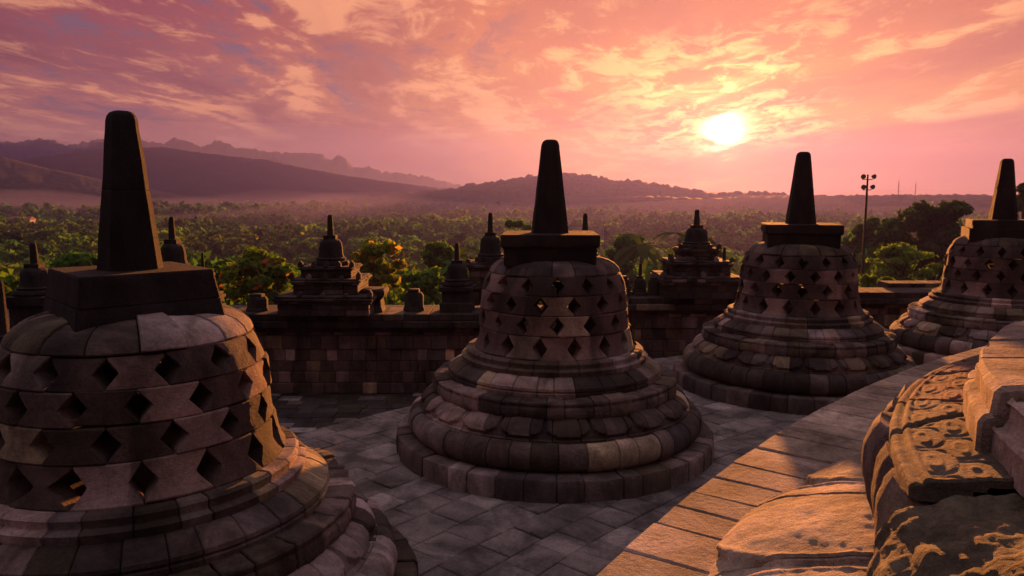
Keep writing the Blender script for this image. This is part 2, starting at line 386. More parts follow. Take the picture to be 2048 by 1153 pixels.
def stupa(label,x,y,seed,z=0.,rot=0.,caprot=0.,captype='slab',q=1,dz=0.,vs=1.,capoff=(0,0),pale=()):
    t=thing('latticed_stupa',label,'stupa',(x,y,z),0,'latticed stone stupas on the round terrace')
    ph=rot; nu=3+q; st=.05/q
    def ring(name,prof,n,mat=M_STONE,**kw):
        mb=MB(); lathe(mb,prof,n,seed=seed*31+len(name),phase=ph+seed,nu=nu,**kw)
        return mb.build(name,mat,t)
    ring('plinth',[(1.95,-.04),(1.955,.10),(1.95,.205),(1.935,.225),(1.80,.232),(1.62,.235)],38,depth=.10,jr=.009)
    ring('torus_ring',[(1.69,.215),(1.755,.245),(1.795,.30),(1.805,.37),(1.795,.44),(1.755,.495),(1.70,.525),(1.60,.535)],40,depth=.10,jr=.006)
    ring('lotus_ring',[(1.675,.525),(1.675,.556),(1.63,.562),(1.625,.585),(1.60,.63),(1.555,.672),(1.49,.702),(1.42,.718),(1.33,.722)],48,disp=petal_disp(24,.018,ph,.30),step=st,nu=nu+2,depth=.10) if 0 else None
    mb=MB(); lathe(mb,[(1.675,.525),(1.675,.556),(1.63,.562),(1.625,.585),(1.60,.63),(1.555,.672),(1.49,.702),(1.42,.718),(1.33,.722)],38,seed=seed*31+5,phase=ph,nu=9+3*q,disp=petal_disp(20,.034,ph,.19),step=.03 if q==1 else .018,depth=.10,jit=.1)
    mb.build('lotus_ring',M_STONE,t)
    mb=MB(); lathe(mb,[(1.36,.695),(1.45,.70),(1.487,.73),(1.500,.775),(1.497,.825),(1.484,.848),(1.470,.853),(1.482,.860),(1.486,.890),(1.475,.903),(1.40,.910),(1.26,.918)],38,seed=seed*31+6,phase=ph+.1,nu=6+2*q,disp=scallop(60,.010,ph),step=.03 if q==1 else .02,depth=.10,jit=.2,rough=.010,jr=.007)
    mb.build('carved_ring',M_CARV,t)
    ring('upper_ring',[(1.305,.90),(1.312,.952),(1.288,.960),(1.286,.972),(1.306,.980),(1.302,1.008),(1.275,1.022),(1.235,1.052),(1.185,1.082),(1.14,1.098),(1.05,1.105)],33,depth=.10,jr=.003)
    ring('neck_ring',[(1.135,1.09),(1.145,1.155),(1.12,1.166),(1.085,1.172),(1.083,1.185),(1.092,1.225),(1.07,1.246),(.93,1.252)],28,depth=.10,jr=.002)
    # the perforated bell
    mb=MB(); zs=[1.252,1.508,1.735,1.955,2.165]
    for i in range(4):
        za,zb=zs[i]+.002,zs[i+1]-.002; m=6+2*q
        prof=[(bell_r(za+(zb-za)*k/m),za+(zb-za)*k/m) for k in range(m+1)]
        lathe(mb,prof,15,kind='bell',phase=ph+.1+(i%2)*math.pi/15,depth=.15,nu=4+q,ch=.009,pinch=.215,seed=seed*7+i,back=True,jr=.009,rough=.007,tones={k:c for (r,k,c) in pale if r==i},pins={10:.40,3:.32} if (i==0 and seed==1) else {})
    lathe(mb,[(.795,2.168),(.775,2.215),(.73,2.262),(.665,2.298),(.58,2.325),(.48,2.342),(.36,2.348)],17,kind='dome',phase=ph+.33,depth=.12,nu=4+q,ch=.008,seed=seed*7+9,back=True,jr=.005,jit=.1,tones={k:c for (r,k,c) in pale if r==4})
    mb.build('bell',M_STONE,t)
    # square cap block and pinnacle
    mb=MB(); ccol=(.020,.014,.013)
    if captype=='taper':
        prism(mb,[(.468,2.20),(.474,2.21),(.472,2.31),(.455,2.425),(.450,2.43)],4,.012,caprot,ccol,sub=6); prism(mb,[(.445,2.431),(.451,2.437),(.428,2.58),(.424,2.625),(.415,2.638)],4,.014,caprot+.012,tuple(c*1.15 for c in ccol),sub=6)
    elif captype=='broad':
        prism(mb,[(.60,2.27),(.60,2.47),(.592,2.478)],4,.02,caprot,ccol,sub=5); prism(mb,[(.545,2.478),(.54,2.62),(.53,2.635)],4,.02,caprot,tuple(c*1.1 for c in ccol),sub=5)
    else:
        prism(mb,[(.535,2.27),(.54,2.47),(.53,2.478)],4,.02,caprot,ccol,sub=5); prism(mb,[(.55,2.478),(.572,2.50),(.572,2.615),(.562,2.632)],4,.02,caprot,tuple(c*1.15 for c in ccol),sub=5)
    mb.build('cap_block',M_CARV,t,loc=(*capoff,0))
    t.scale=(1,1,vs)
    mb=MB(); pc=(.015,.010,.009); H=3.75+dz; ps=.86 if captype=='taper' else 1.
    lv=[(.215,2.63)]+[(.210-.104*k/9,2.66+(H-.13-2.66)*k/9) for k in range(10)]+[(.102,H-.07),(.092,H-.035),(.074,H-.012),(.05,H-.002),(.02,H)]
    cut_=6; zc_=lv[cut_][1]
    prism(mb,[(a*ps,b) for a,b in lv[:cut_+1]]+[(lv[cut_][0]*ps*.97,zc_+.004)],4,.20,caprot+.12,pc,sub=3,rough=.004)
    prism(mb,[(lv[cut_][0]*ps*.96,zc_+.005),(lv[cut_][0]*ps*.985,zc_+.011)]+[(a*ps,b) for a,b in lv[cut_+1:]],4,.20,caprot+.135,tuple(c*1.1 for c in pc),sub=3,rough=.004)
    mb.build('pinnacle',M_CARV,t,loc=(*capoff,0))
    # inner floor slab so the hollow bell stands on masonry
    mb=MB(); prism(mb,[(1.6,-.05),(1.6,.20),(1.25,.70),(1.0,1.0),(.9,1.2)],24,.0,0,(.07,.06,.055),sub=1); mb.build('core_masonry',M_STONE,t)
    return t
P4=[(-2.675,5.32),(.52,9.31),(4.668,12.36),(9.246,14.40)]
Lp=(.30,.235,.205)
stupa('large latticed stupa nearest the camera with tapering cap block and pale shoulder stones',*P4[0],1,rot=.05,caprot=R(42),captype='taper',q=2,dz=.0,vs=.975,
      pale=[(4,14,(.40,.31,.29)),(4,13,(.27,.21,.20)),(4,15,(.30,.235,.22)),(4,16,(.22,.16,.14)),(0,11,(.24,.17,.16)),(1,9,(.30,.23,.15)),(3,9,(.20,.15,.14)),(2,12,(.22,.15,.13)),(1,12,(.17,.12,.11)),(0,12,(.20,.14,.12))])
stupa('latticed stupa fully in view on grey paving, pale hourglass stone in its lattice',*P4[1],2,rot=.2,caprot=R(-2),q=2,capoff=(-.06,0),pale=[(1,10,(.30,.22,.17)),(2,10,(.24,.17,.12)),(1,9,(.17,.11,.08)),(0,9,(.17,.13,.10)),(0,13,(.2,.17,.13))])
stupa('latticed stupa below and right of the setting sun, daylight showing through its lattice',*P4[2],3,rot=.35,caprot=R(-14),q=1,dz=.03)
stupa('latticed stupa farthest along the row, cut by the right edge, with a broad two-step cap',*P4[3],4,rot=.1,caprot=R(-24),captype='broad',q=1,dz=.02)

# ------------------------------------------------------------------ terraces and paving
CX,CY=15.6,-6.75
def polar_paving(mb,r0,r1,wr,wa,a0,a1,z,kind,seed,ch=.010,jz=.002,skipf=None,sub=3,rough=.003):
    rng=random.Random(seed); r=r0
    while r<r1-.05:
        w_=wr*rng.uniform(.85,1.15); rr=min(r1,r+w_)
        if r1-rr<.12: rr=r1
        a=a0+rng.uniform(0,wa)/r
        while a<a1:
            da=wa*rng.uniform(.65,1.35)/r; g=.004
            b=min(a1,a+da); am=(a+b)/2; rm=(r+rr)/2; X=CX+rm*math.cos(am); Y=CY+rm*math.sin(am)
            if not(skipf and skipf(X,Y)):
                tz=[rng.gauss(0,jz) for _ in range(4)]; c=tone(kind,rng); vt=[];fs=[]
                us=[0,ch/(b-a)/r]+[k/sub for k in range(1,sub)]+[1-ch/(b-a)/r,1]; vs=[0,ch/(rr-r)]+[k/sub for k in range(1,sub)]+[1-ch/(rr-r),1]
                ct=[rng.uniform(-.012,.012)/r for _ in range(4)]; cr_=[rng.uniform(-.009,.009) for _ in range(4)]; g=.0055
                for i,vv in enumerate(vs):
                    for j,uu in enumerate(us):
                        bl=lambda q_:(q_[0]*(1-uu)+q_[1]*uu)*(1-vv)+(q_[2]*(1-uu)+q_[3]*uu)*vv; th=a+g/r+(b-a-2*g/r)*uu+bl(ct)*.6; ra=r+g+(rr-r-2*g)*vv+bl(cr_)*.6
                        e=(i in(0,len(vs)-1))or(j in(0,len(us)-1))
                        zz=z+(tz[0]*(1-uu)+tz[1]*uu)*(1-vv)+(tz[2]*(1-uu)+tz[3]*uu)*vv-(ch if e else 0)
                        x=CX+ra*math.cos(th); y=CY+ra*math.sin(th); zz+=nz((x,y,0),rough,3)+nz((x,y,3),rough*.6,11)
                        vt.append((x,y,zz))
                W=len(us)
                for i in range(len(vs)-1):
                    for j in range(W-1): fs.append((i*W+j,i*W+j+1,(i+1)*W+j+1,(i+1)*W+j))
                bd=[j for j in range(W)]+[i*W+W-1 for i in range(1,len(vs))]+[(len(vs)-1)*W+j for j in range(W-2,-1,-1)]+[i*W for i in range(len(vs)-2,0,-1)]
                b0=len(vt)
                for k in bd: vt.append((vt[k][0],vt[k][1],vt[k][2]-.05))
                for k in range(len(bd)): fs.append((bd[k],b0+k,b0+(k+1)%len(bd),bd[(k+1)%len(bd)]))
                mb.add(vt,fs,c)
            a=b
        r=rr
def ring_solid(mb,r0,r1,z0,z1,a0,a1,col,n=90):
    vt=[];fs=[]
    for i in range(n+1):
        a=a0+(a1-a0)*i/n
        for (r,z) in((r0,z0),(r1,z0),(r1,z1),(r0,z1)): vt.append((CX+r*math.cos(a),CY+r*math.sin(a),z))
    for i in range(n):
        for k in range(4): fs.append((i*4+k,i*4+(k+1)%4,(i+1)*4+(k+1)%4,(i+1)*4+k))
    fs.append((0,1,2,3)); fs.append(tuple(n*4+k for k in(3,2,1,0)))
    mb.add(vt,fs,col)
def near_stupa(X,Y): return any((X-a)**2+(Y-b)**2<1.55**2 for a,b in P4)
A0,A1=R(85),R(172)
LZ=-1.2
mb=MB(); ring_solid(mb,17.5,24.55,LZ-.4,-.03,A0,A1,(.07,.06,.05))
polar_paving(mb,18.0,24.62,.40,.42,A0,A1,0,'floor',3,skipf=near_stupa,jz=.0045)
# riser courses of the terrace edge
for k,(za,zb) in enumerate(((LZ,-.86),(-.86,-.50),(-.50,-.12))):
    rng=random.Random(50+k); a=A0
    while a<A1:
        b=a+rng.uniform(.3,.5)/24.6; c=tone('mix',rng); o=rng.gauss(0,.006); vt=[]
        for (r,z) in((24.3,za+.004),(24.58+o,za+.004),(24.58+o,zb-.004),(24.3,zb-.004)):
            for th in(a+.0002,b-.0002): vt.append((CX+r*math.cos(th),CY+r*math.sin(th),z))
        mb.add(vt,[(0,1,3,2),(2,3,5,4),(4,5,7,6),(0,2,4,6),(1,3,5,7)],c); a=b
struct(mb.build('stupa_terrace',M_FLOOR))
# upper terrace under the camera
UZ=1.5; UR=18.12
mb=MB(); ring_solid(mb,8.0,UR-.08,0.01,UZ-.03,R(70),R(190),(.10,.08,.07))
polar_paving(mb,UR-.62,UR,.62,.27,R(85),R(172),UZ,'warm',11,ch=.009,jz=.003,sub=4)
polar_paving(mb,UR-1.25,UR-.62,.63,.48,R(85),R(172),UZ,'warm',12,ch=.010,jz=.002,sub=4)
polar_paving(mb,9.0,UR-1.25,.62,.60,R(85),R(172),UZ,'warm',13,ch=.012,jz=.005,sub=2)
for k,(za,zb) in enumerate(((0.,.36),(.36,.72),(.72,1.08),(1.08,1.43))):
    rng=random.Random(80+k); a=A0
    while a<A1:
        b=a+rng.uniform(.3,.5)/UR; c=tone('mix',rng); o=rng.gauss(0,.005); vt=[]
        for (r,z) in((UR-.3,za+.004),(UR-.05+o,za+.004),(UR-.05+o,zb-.004),(UR-.3,zb-.004)):
            for th in(a+.0002,b-.0002): vt.append((CX+r*math.cos(th),CY+r*math.sin(th),z))
        mb.add(vt,[(0,1,3,2),(2,3,5,4),(4,5,7,6),(0,2,4,6),(1,3,5,7)],c); a=b
upper=struct(mb.build('upper_terrace',M_FLOOR))
# pale mortar patch in a joint of the upper paving
mb=MB(); rng=random.Random(5)
for k in range(70):
    a=rng.uniform(0,6.28); r=math.sqrt(rng.random()); x=1.02+.085*r*math.cos(a)+.04*r*math.sin(a); y=3.10+.15*r*math.sin(a); s=rng.uniform(.008,.024)
    prism(mb,[(s*.8,UZ-.01),(s,UZ+.004),(s*.6,UZ+.010+s*.25)],6,.1,rng.random(),(.5,.47,.42),sub=1)
mb.build('mortar_patch',M_PALE,upper)
# lower walkway beyond the terrace edge
mb=MB(); box(mb,-40,45,4,30,LZ-.5,LZ-.03,(.06,.05,.05),.01); rng=random.Random(21)
y=8.0
while y<19.4:
    d=rng.uniform(.26,.36); x=-14.
    while x<19:
        l=rng.uniform(.32,.62)
        X,Y=x+l/2,y+d/2
        if math.hypot(X-CX,Y-CY)>24.3: box(mb,x+.004,x+l-.004,y+.004,y+d-.004,LZ-.08,LZ+rng.gauss(0,.006),tone('dark',rng) if rng.random()<.9 else (.30,.25,.24),.008)
        x+=l
    y+=d
struct(mb.build('lower_walkway',M_FAR,smooth=False))
# lower gallery floors and the body of the monument beyond the wall
mb=MB()
for k,(yy,zz) in enumerate(((20.,-3.4),(25.,-6.),(30.,-8.6),(36.,-11.))):
    box(mb,-34-3*k,44+3*k,5,yy+5,zz-6,zz,(.075,.06,.055),.02)
struct(mb.build('lower_galleries',M_FAR,smooth=False))

# ------------------------------------------------------------------ great stupa whose lotus base fills the right foreground
GX,GY=4.26,1.11
g=thing('great_stupa','huge round lotus base of carved stone filling the lower right foreground','stupa',(GX,GY,0))
def gpetal(th,v):
    n=22; x=((th-.10)*n/(2*math.pi))%1.; d=abs(x-.5)*2; s=v
    lim=.97 if s>.52 else math.sqrt(max(0.,1-((.52-s)/.52)**2))*.97
    k=min(1.,max(0.,(lim-d)/.045)); k=k*k*(3-2*k)
    # under layer of petals, shifted by half
    x2=(x+.5)%1.; d2=abs(x2-.5)*2; s2=(s+.22); lim2=.97 if s2>.52 else math.sqrt(max(0.,1-((.52-s2)/.52)**2))*.97
    k2=min(1.,max(0.,(lim2-d2)/.07)); k2=k2*k2*(3-2*k2)
    rim=math.exp(-((lim-d-.10)/.035)**2) if k>.5 else 0.
    top=.066*k*(1-.40*d*d)+.007*rim
    return max(top,.025*k2)-.03
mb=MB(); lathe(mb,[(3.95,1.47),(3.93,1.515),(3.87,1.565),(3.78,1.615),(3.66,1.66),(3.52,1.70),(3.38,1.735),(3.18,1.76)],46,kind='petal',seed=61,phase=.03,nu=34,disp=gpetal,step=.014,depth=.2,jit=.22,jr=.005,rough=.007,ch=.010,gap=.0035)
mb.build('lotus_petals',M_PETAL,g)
def gside(th,v):
    n=66; x=(th*n/(2*math.pi))%1.; s=abs(math.sin(math.pi*x))
    return .055*(s**.5-.5)
mb=MB(); lathe(mb,[(3.16,1.76),(3.22,1.80),(3.28,1.88),(3.31,1.97),(3.325,2.08),(3.325,2.15),(3.305,2.21),(3.28,2.245)],66,kind='mix',seed=62,phase=0,nu=8,disp=gside,step=.03,depth=.15,jit=0.,jr=.012,rough=.012,ch=.014,gap=.004,skip=range(30,45))
mb.build('scalloped_edge',M_CARV,g)
def gtop(th,v):
    # v 0 at rim, 1 at wall
    h=0.
    def ridge(t,c,w,a): return a*math.exp(-((t-c)/w)**2)
    h+=ridge(v,.10,.06,.008)-ridge(v,.20,.03,.011)+ridge(v,.27,.03,.004)
    n=84
    if v>.30:
        vv=(v-.30)/.62
        row=0 if vv<.5 else 1
        x=(th*n/(2*math.pi)+.5*row)%1.; yv=(vv*2)%1. if vv<1 else 1.
        dx_=(x-.5)*2; lim=.9*math.sqrt(max(0.,1-max(0,(yv-.45)/.55)**2)) if yv>.45 else .9
        e=abs(abs(dx_)-lim); h-=.0040*math.exp(-(e/.12)**2)
        rr=math.hypot(dx_/.42,(yv-.34)/.20); h+=.0025*math.exp(-((rr-1)/.28)**2)-.0015*math.exp(-((rr-1.6)/.25)**2)
    big=(th*22/(2*math.pi)+.3*v)%1.; h-=.018*math.exp(-((big-.5)/.018)**2)
    return h
def brk(th,v):
    # broken, eroded front of the ring
    return 0.
mb=MB(); a_brk0,a_brk1=R(196),R(262)
lathe(mb,[(3.285,2.240),(3.275,2.275),(3.25,2.292),(3.20,2.300),(3.14,2.310),(3.08,2.318),(3.02,2.322)],22,kind='mix',seed=63,phase=0.,nu=110,disp=gtop,step=.006,depth=.15,jit=0.,jr=.003,rough=.003,ch=.008,gap=.002,tones={k:(.13+.02*(k%3),.095+.012*(k%2),.08) for k in range(22)},skip=(10,11,12,13,14))
mb.build('carved_band',M_CARV,g)
def gbroke(th,v):
    p=Vector((math.cos(th)*9,math.sin(th)*9,v*3.2)); a=noise.fractal(p,.9,2.1,6); b=noise.noise(p*.45+Vector((3,1,7)))
    return .045*a+.07*b-.01+.02*abs(noise.noise(p*2.2))
mb=MB(); lathe(mb,[(3.18,1.76),(3.30,1.82),(3.36,1.95),(3.345,2.08),(3.30,2.19),(3.22,2.265),(3.13,2.285),(3.03,2.29)],22,kind='mix',seed=68,phase=0.,nu=90,disp=gbroke,step=.010,depth=.15,jit=.0,jr=.02,rough=.01,ch=.02,gap=.004,skip=[k for k in range(22) if k not in(10,11,12,13,14)],tones={k:(.15,.125,.085) for k in range(22)})
mb.build('eroded_edge',M_CARV,g)
mb=MB(); lathe(mb,[(3.04,2.28),(3.055,2.30),(3.055,2.41),(3.050,2.417),(3.025,2.424),(3.022,2.435),(3.022,2.50),(3.015,2.508),(2.85,2.525),(2.76,2.53)],34,kind='petal',seed=64,phase=.22,nu=6,depth=.25,jit=.2,jr=.010,rough=.014,ch=.014)
mb.build('upright_course',M_STONE,g)
mb=MB(); lathe(mb,[(2.80,2.51),(2.81,2.60),(2.79,2.64),(2.66,2.67),(2.40,2.76),(2.1,2.88)],30,kind='petal',seed=65,phase=.1,nu=5,depth=.25,jit=.2,jr=.02,rough=.012,ch=.014)
mb.build('upper_ring',M_STONE,g)
mb=MB(); k_=1.85
for i in range(5):
    za,zb=2.88+i*.42,2.88+(i+1)*.42; zz=[za+.003+(zb-za-.006)*k/6 for k in range(7)]
    prof=[(bell_r(1.25+(q_-2.88)/2.1*.9)*1.9,q_) for q_ in zz]
    lathe(mb,prof,20,kind='dome',phase=(i%2)*math.pi/20,depth=.2,nu=4,ch=.012,pinch=.2,seed=70+i,back=True)
lathe(mb,[(1.51,4.98),(1.40,5.12),(1.2,5.25),(.9,5.33),(.6,5.35)],20,kind='dome',depth=.2,nu=4,seed=77,back=True)
mb.build('bell',M_STONE,g)
mb=MB(); prism(mb,[(1.0,5.25),(1.0,5.85),(.98,5.87)],4,.02,.3,(.08,.065,.06),sub=5); mb.build('cap_block',M_STONE,g)
mb=MB(); prism(mb,[(.38,5.86)]+[(.36-.018*k,5.95+.18*k) for k in range(9)]+[(.15,7.45),(.05,7.5)],4,.2,.4,(.07,.055,.05)); mb.build('pinnacle',M_STONE,g)
mb=MB(); prism(mb,[(3.6,1.3),(3.3,1.7),(3.1,1.8),(3.1,2.2),(2.9,2.25),(2.85,2.48),(2.5,2.6),(1.8,2.8)],32,0,0,(.07,.06,.05),sub=1); mb.build('core_masonry',M_STONE,g)

# ------------------------------------------------------------------ balustrade walls
def wall(label,x0,x1,y,z0,z1,seed,th=.9,rot=0.,step=True):
    t=thing('balustrade_wall',label,'wall',((x0+x1)/2,y,z0),rot); w2=(x1-x0)/2; rng=random.Random(seed); H=z1-z0
    mb=MB(); box(mb,-w2+.02,w2-.02,.06,th,-.3,H-.05,(.05,.04,.04),.01)
    z=0.; k=0
    while z<H-.42:
        h=rng.uniform(.23,.31); x=-w2; out=(-.10 if z<.22 else -.05 if z<.42 else (-.03 if abs(z-H*.52)<.12 else 0))
        while x<w2-.02:
            l=rng.uniform(.18,.40); xe=min(w2,x+l)
            if w2-xe<.1: xe=w2
            box(mb,x+.003,xe-.003,out+rng.gauss(0,.012),.10,z+.003,min(z+h,H-.40)-.003,tuple(c*f for c,f in zip(tone('dark',rng) if rng.random()<.82 else tone('mix',rng),(1.9,1.65,1.55))),.012,.002,rng); x=xe
        z+=h; k+=1
    mb.build('masonry',M_FAR,t,smooth=False)
    mb=MB()
    for (za,zb,o) in((H-.40,H-.30,-.06),(H-.30,H-.15,-.16),(H-.15,H,-.10)):
        x=-w2
        while x<w2-.02:
            l=rng.uniform(.3,.6); xe=min(w2,x+l)
            if w2-xe<.12: xe=w2
            box(mb,x+.003,xe-.003,o+rng.gauss(0,.01),th+.05,za+.002,zb-.002,tone('dark',rng),.014,.003,rng); x=xe
    mb.build('coping',M_FAR,t,smooth=False)
    return t
WY=16.3; WT=.55
wall('dark stone balustrade wall of patchwork blocks between the two nearest stupas',-6.2,1.6,WY,LZ,WT,31)
wall('dark stone wall section seen between the central stupa and the stupa under the sun',1.6,7.0,18.4,LZ,.62,32)
wall('dark stone wall section behind the gap between the two right-hand stupas',7.0,16.5,18.7,LZ,.72,33)
wall('dark stone wall low at the left edge behind the nearest stupa',-15.,-6.2,15.2,LZ,.05,34)

def mini(mb_fn,r,parent,z,h,col=(.03,.024,.021),names=True):
    """small bell stupa with its bands; r = bell radius, h = total height"""
    def pr(n,levels,ns=16,cut=0.,rot=0.,c=col):
        mb=MB(); prism(mb,levels,ns,cut,rot,c,sub=1 if ns>8 else 3,rough=.006); return mb.build(n,M_FAR,parent)
    b=h*.16
    pr('lotus_base',[(r*1.42,z),(r*1.50,z+b*.3),(r*1.42,z+b*.62),(r*1.2,z+b*.68),(r*1.26,z+b*.95),(r*1.1,z+b*1.1)])
    pr('bell',[(r*1.10,z+b),(r*1.0,z+b+h*.08),(r*.97,z+b+h*.2),(r*.90,z+b+h*.29),(r*.74,z+b+h*.35),(r*.5,z+b+h*.375)])
    pr('cap_block',[(r*.50,z+b+h*.36),(r*.52,z+b+h*.44),(r*.40,z+b+h*.445)],4,.05)
    pr('pinnacle',[(r*.27,z+b+h*.44),(r*.2,z+h*.93),(r*.17,z+h*.985),(r*.08,z+h)],8,.05)
def small_stupa(label,x,y,z,r,h,group=None,ped=.0,pw=1.5):
    t=thing('small_stupa',label,'small stupa',(x,y,z),random.uniform(-.1,.1),group)
    if ped:
        mb=MB(); prism(mb,[(r*pw,0),(r*pw,ped*.35),(r*pw*.86,ped*.4),(r*pw*.86,ped*.8),(r*pw,ped*.86),(r*pw,ped)],4,.02,0,(.035,.028,.025),sub=3,rough=.01); mb.build('pedestal',M_FAR,t)
    mini(None,r,t,ped,h); return t
def niche_tower(label,x,y,z,w_,h,tiers,side=(),r=.33,hs=1.1,rot=0.):
    t=thing('niche_tower',label,'shrine',(x,y,z),rot); zz=0.
    rng=random.Random(int(x*100))
    for i,(fw,fh) in enumerate(tiers):
        mb=MB(); a=w_*fw/2; hh=h*fh
        c=tone('dark',rng)
        # body built of block courses, then a projecting cornice
        nb=max(2,int(hh*.62/.2)); zc=zz
        for k in range(nb):
            hc=hh*.62/nb; x0=-a*.9
            while x0<a*.9-.02:
                l=rng.uniform(.22,.45); xe=min(a*.9,x0+l)
                if a*.9-xe<.12: xe=a*.9
                box(mb,x0+.003,xe-.003,-a*.8+rng.gauss(0,.012),a*.8,zc+.002,zc+hc-.002,tone('dark',rng),.012,.003,rng); x0=xe
            zc+=hc
        for (oo,za,zb) in((.0,0.,.13),(.035,.13,.27),(.0,.27,.38)):
            for sd in range(4):
                x0=-a*.95-oo
                while x0<a*.95+oo-.02:
                    l=rng.uniform(.16,.34); xe=min(a*.95+oo,x0+l)
                    if a*.95+oo-xe<.1: xe=a*.95+oo
                    q=(a*.84+oo+rng.gauss(0,.008),tone('dark',rng))
                    e0,e1=x0+.003,xe-.003
                    if sd==0: box(mb,e0,e1,-q[0],-a*.3,zc+hh*za,zc+hh*zb-.003,q[1],.012,.003,rng)
                    elif sd==1: box(mb,e0,e1,a*.3,q[0],zc+hh*za,zc+hh*zb-.003,q[1],.012,.003,rng)
                    elif sd==2: box(mb,-q[0]-.1*a,-a*.3,e0*.86,e1*.86,zc+hh*za+.002,zc+hh*zb-.005,q[1],.012,.003,rng)
                    else: box(mb,a*.3,q[0]+.1*a,e0*.86,e1*.86,zc+hh*za+.002,zc+hh*zb-.005,q[1],.012,.003,rng)
                    x0=xe
        for xa in(-.93,-.45,0,.45,.93):
            hgt=rng.uniform(.07,.13)*(1.3 if abs(xa)!=.45 else 1.); xx=xa*a; ww=.055
            vt=[(xx-ww,-a*.86,zc+hh*.36),(xx+ww,-a*.86,zc+hh*.36),(xx+ww*.9,-a*.84,zc+hh*.36+hgt*.6),(xx,-a*.83,zc+hh*.36+hgt),(xx-ww*.9,-a*.84,zc+hh*.36+hgt*.6)]
            vt+=[(x_,y_+.1,z_) for x_,y_,z_ in vt]
            mb.add(vt,[(0,1,2,3,4),(9,8,7,6,5)]+[(i_,(i_+1)%5,5+(i_+1)%5,5+i_) for i_ in range(5)],tone('dark',rng))
        zz=zc+hh*.38
        mb.build('tier',M_FAR,t,smooth=False)
    mini(None,r,t,zz-.02,hs)
    for (sx_,sz,sr,sh) in side:
        mb=MB(); prism(mb,[(sr*1.3,sz),(sr*1.3,sz+sh*.12),(sr,sz+sh*.16),(sr*.95,sz+sh*.38),(sr*.5,sz+sh*.46),(sr*.5,sz+sh*.5),(sr*.27,sz+sh*.52),(sr*.18,sz+sh)],12,0,0,(.03,.025,.022),sub=1)
        f=mb.build('corner_finial',M_FAR,t); f.location=(sx_,-.1,0)
    return t
def wz(py,Y): return CAMH-math.tan(R(PITCH)+math.atan((py-576.5)/FPX))*Y      # height seen at image row py on the axis
def wx(px_,Y,py=500):
    return (px_-1024)/FPX*Y/ (math.cos(R(PITCH))-math.sin(R(PITCH))*(py-576.5)/FPX)*1.0
Yw=WY+.45
niche_tower('dark shrine with a tall bell stupa on stepped tiers, left of the orange-leafed tree',wx(662,Yw),Yw,WT,2.15,wz(530,Yw)-WT,[(1.,.42),(.72,.34),(.55,.24)],side=[(-.62,.42,.12,.72)],r=.26,hs=wz(428,Yw)-wz(530,Yw))
t=thing('parapet_block','square moulded parapet block beside the shrine by the orange-leafed tree','masonry block',(wx(741,Yw),Yw,WT))
mb=MB(); prism(mb,[(.29,0),(.25,.10),(.23,.26),(.30,.33),(.34,.40),(.34,.47),(.31,.50)],4,.03,0,(.045,.036,.032),sub=4,rough=.012); mb.build('moulded_block',M_FAR,t)
def stump(label,px_,top,wpx,Y,zb):
    w_=wpx/FPX*Y/2; h=wz(top,Y)-zb
    t=thing('stone_finial',label,'finial',(wx(px_,Y,600),Y,zb)); mb=MB()
    prism(mb,[(w_*1.1,0),(w_*1.1,h*.12),(w_,h*.18),(w_*.98,h*.7),(w_*.8,h*.84)],12,0,0,(.04,.03,.026),sub=1,rough=.01); mb.build('drum',M_FAR,t)
    mb=MB(); prism(mb,[(w_*.6,h*.83),(w_*.58,h*.97),(w_*.5,h)],4,.05,0,(.035,.03,.025),sub=2); mb.build('cap_block',M_FAR,t)
stump('short broken finial on the wall just right of the nearest stupa',515,588,40,Yw,WT)
stump('short round finial standing alone on the wall right of the orange-leafed tree',828,578,38,Yw,WT)
small_stupa('small dark stupa on the wall, directly left of the central stupa',wx(914,Yw),Yw,WT,.23,wz(486,Yw)-wz(572,Yw),ped=wz(572,Yw)-WT,pw=1.55)
niche_tower('slender shrine topped by a bell stupa, partly behind the central stupa',wx(981,Yw+1.2),Yw+1.2,WT,1.15,wz(522,Yw+1.2)-WT,[(1.,.5),(.95,.5)],r=.25,hs=wz(424,Yw+1.2)-wz(522,Yw+1.2))
Yr=18.9
niche_tower('wide stepped shrine glowing in the haze straight below the sun',wx(1392,Yr),Yr,.62,2.0,wz(495,Yr)-.62,[(1.,.45),(.78,.30),(.5,.25)],side=[(-.68,.42,.14,.62),(.68,.42,.16,.78)],r=.27,hs=wz(418,Yr)-wz(495,Yr))
small_stupa('tiny stupa with a thin spire on the wall left of the hazy shrine',wx(1281,Yr),Yr,.62,.15,wz(527,Yr)-.62)
stump('narrow stub on the wall between the tiny stupa and the hazy shrine',1307,555,24,Yr,.62)
stump('squat broken finial on the wall just right of the central stupa',1243,552,34,Yr,.62)
Yb=21.
niche_tower('shrine almost hidden behind the central stupa, only its spire tip and right steps showing',wx(1170,Yb),Yb,.3,2.3,wz(520,Yb)-.3,[(1.,.4),(.8,.3),(.62,.3)],r=.3,hs=wz(426,Yb)-wz(520,Yb))
Yl=14.6
small_stupa('dark bell stupa at the left edge beside the cap block of the nearest stupa',wx(72,Yl,560),Yl,.05,.27,wz(486,Yl)-wz(590,Yl),ped=wz(590,Yl)-.05 if wz(590,Yl)>.1 else .1,pw=1.5)
small_stupa('cropped stupa low at the far left edge, its side catching orange light',wx(4,11.6,620),11.6,-.35,.26,wz(560,11.6)+.35)
niche_tower('shrine whose spire stands just right of the nearest pinnacle',wx(346,Yw),Yw,.3,1.7,wz(545,Yw)-.3,[(1.,.55),(.8,.45)],r=.27,hs=wz(432,Yw)-wz(545,Yw))
small_stupa('tiny pointed stupa peeping over the cap block of the nearest stupa',wx(408,Yw),Yw-.1,.4,.14,wz(505,Yw)-.4)
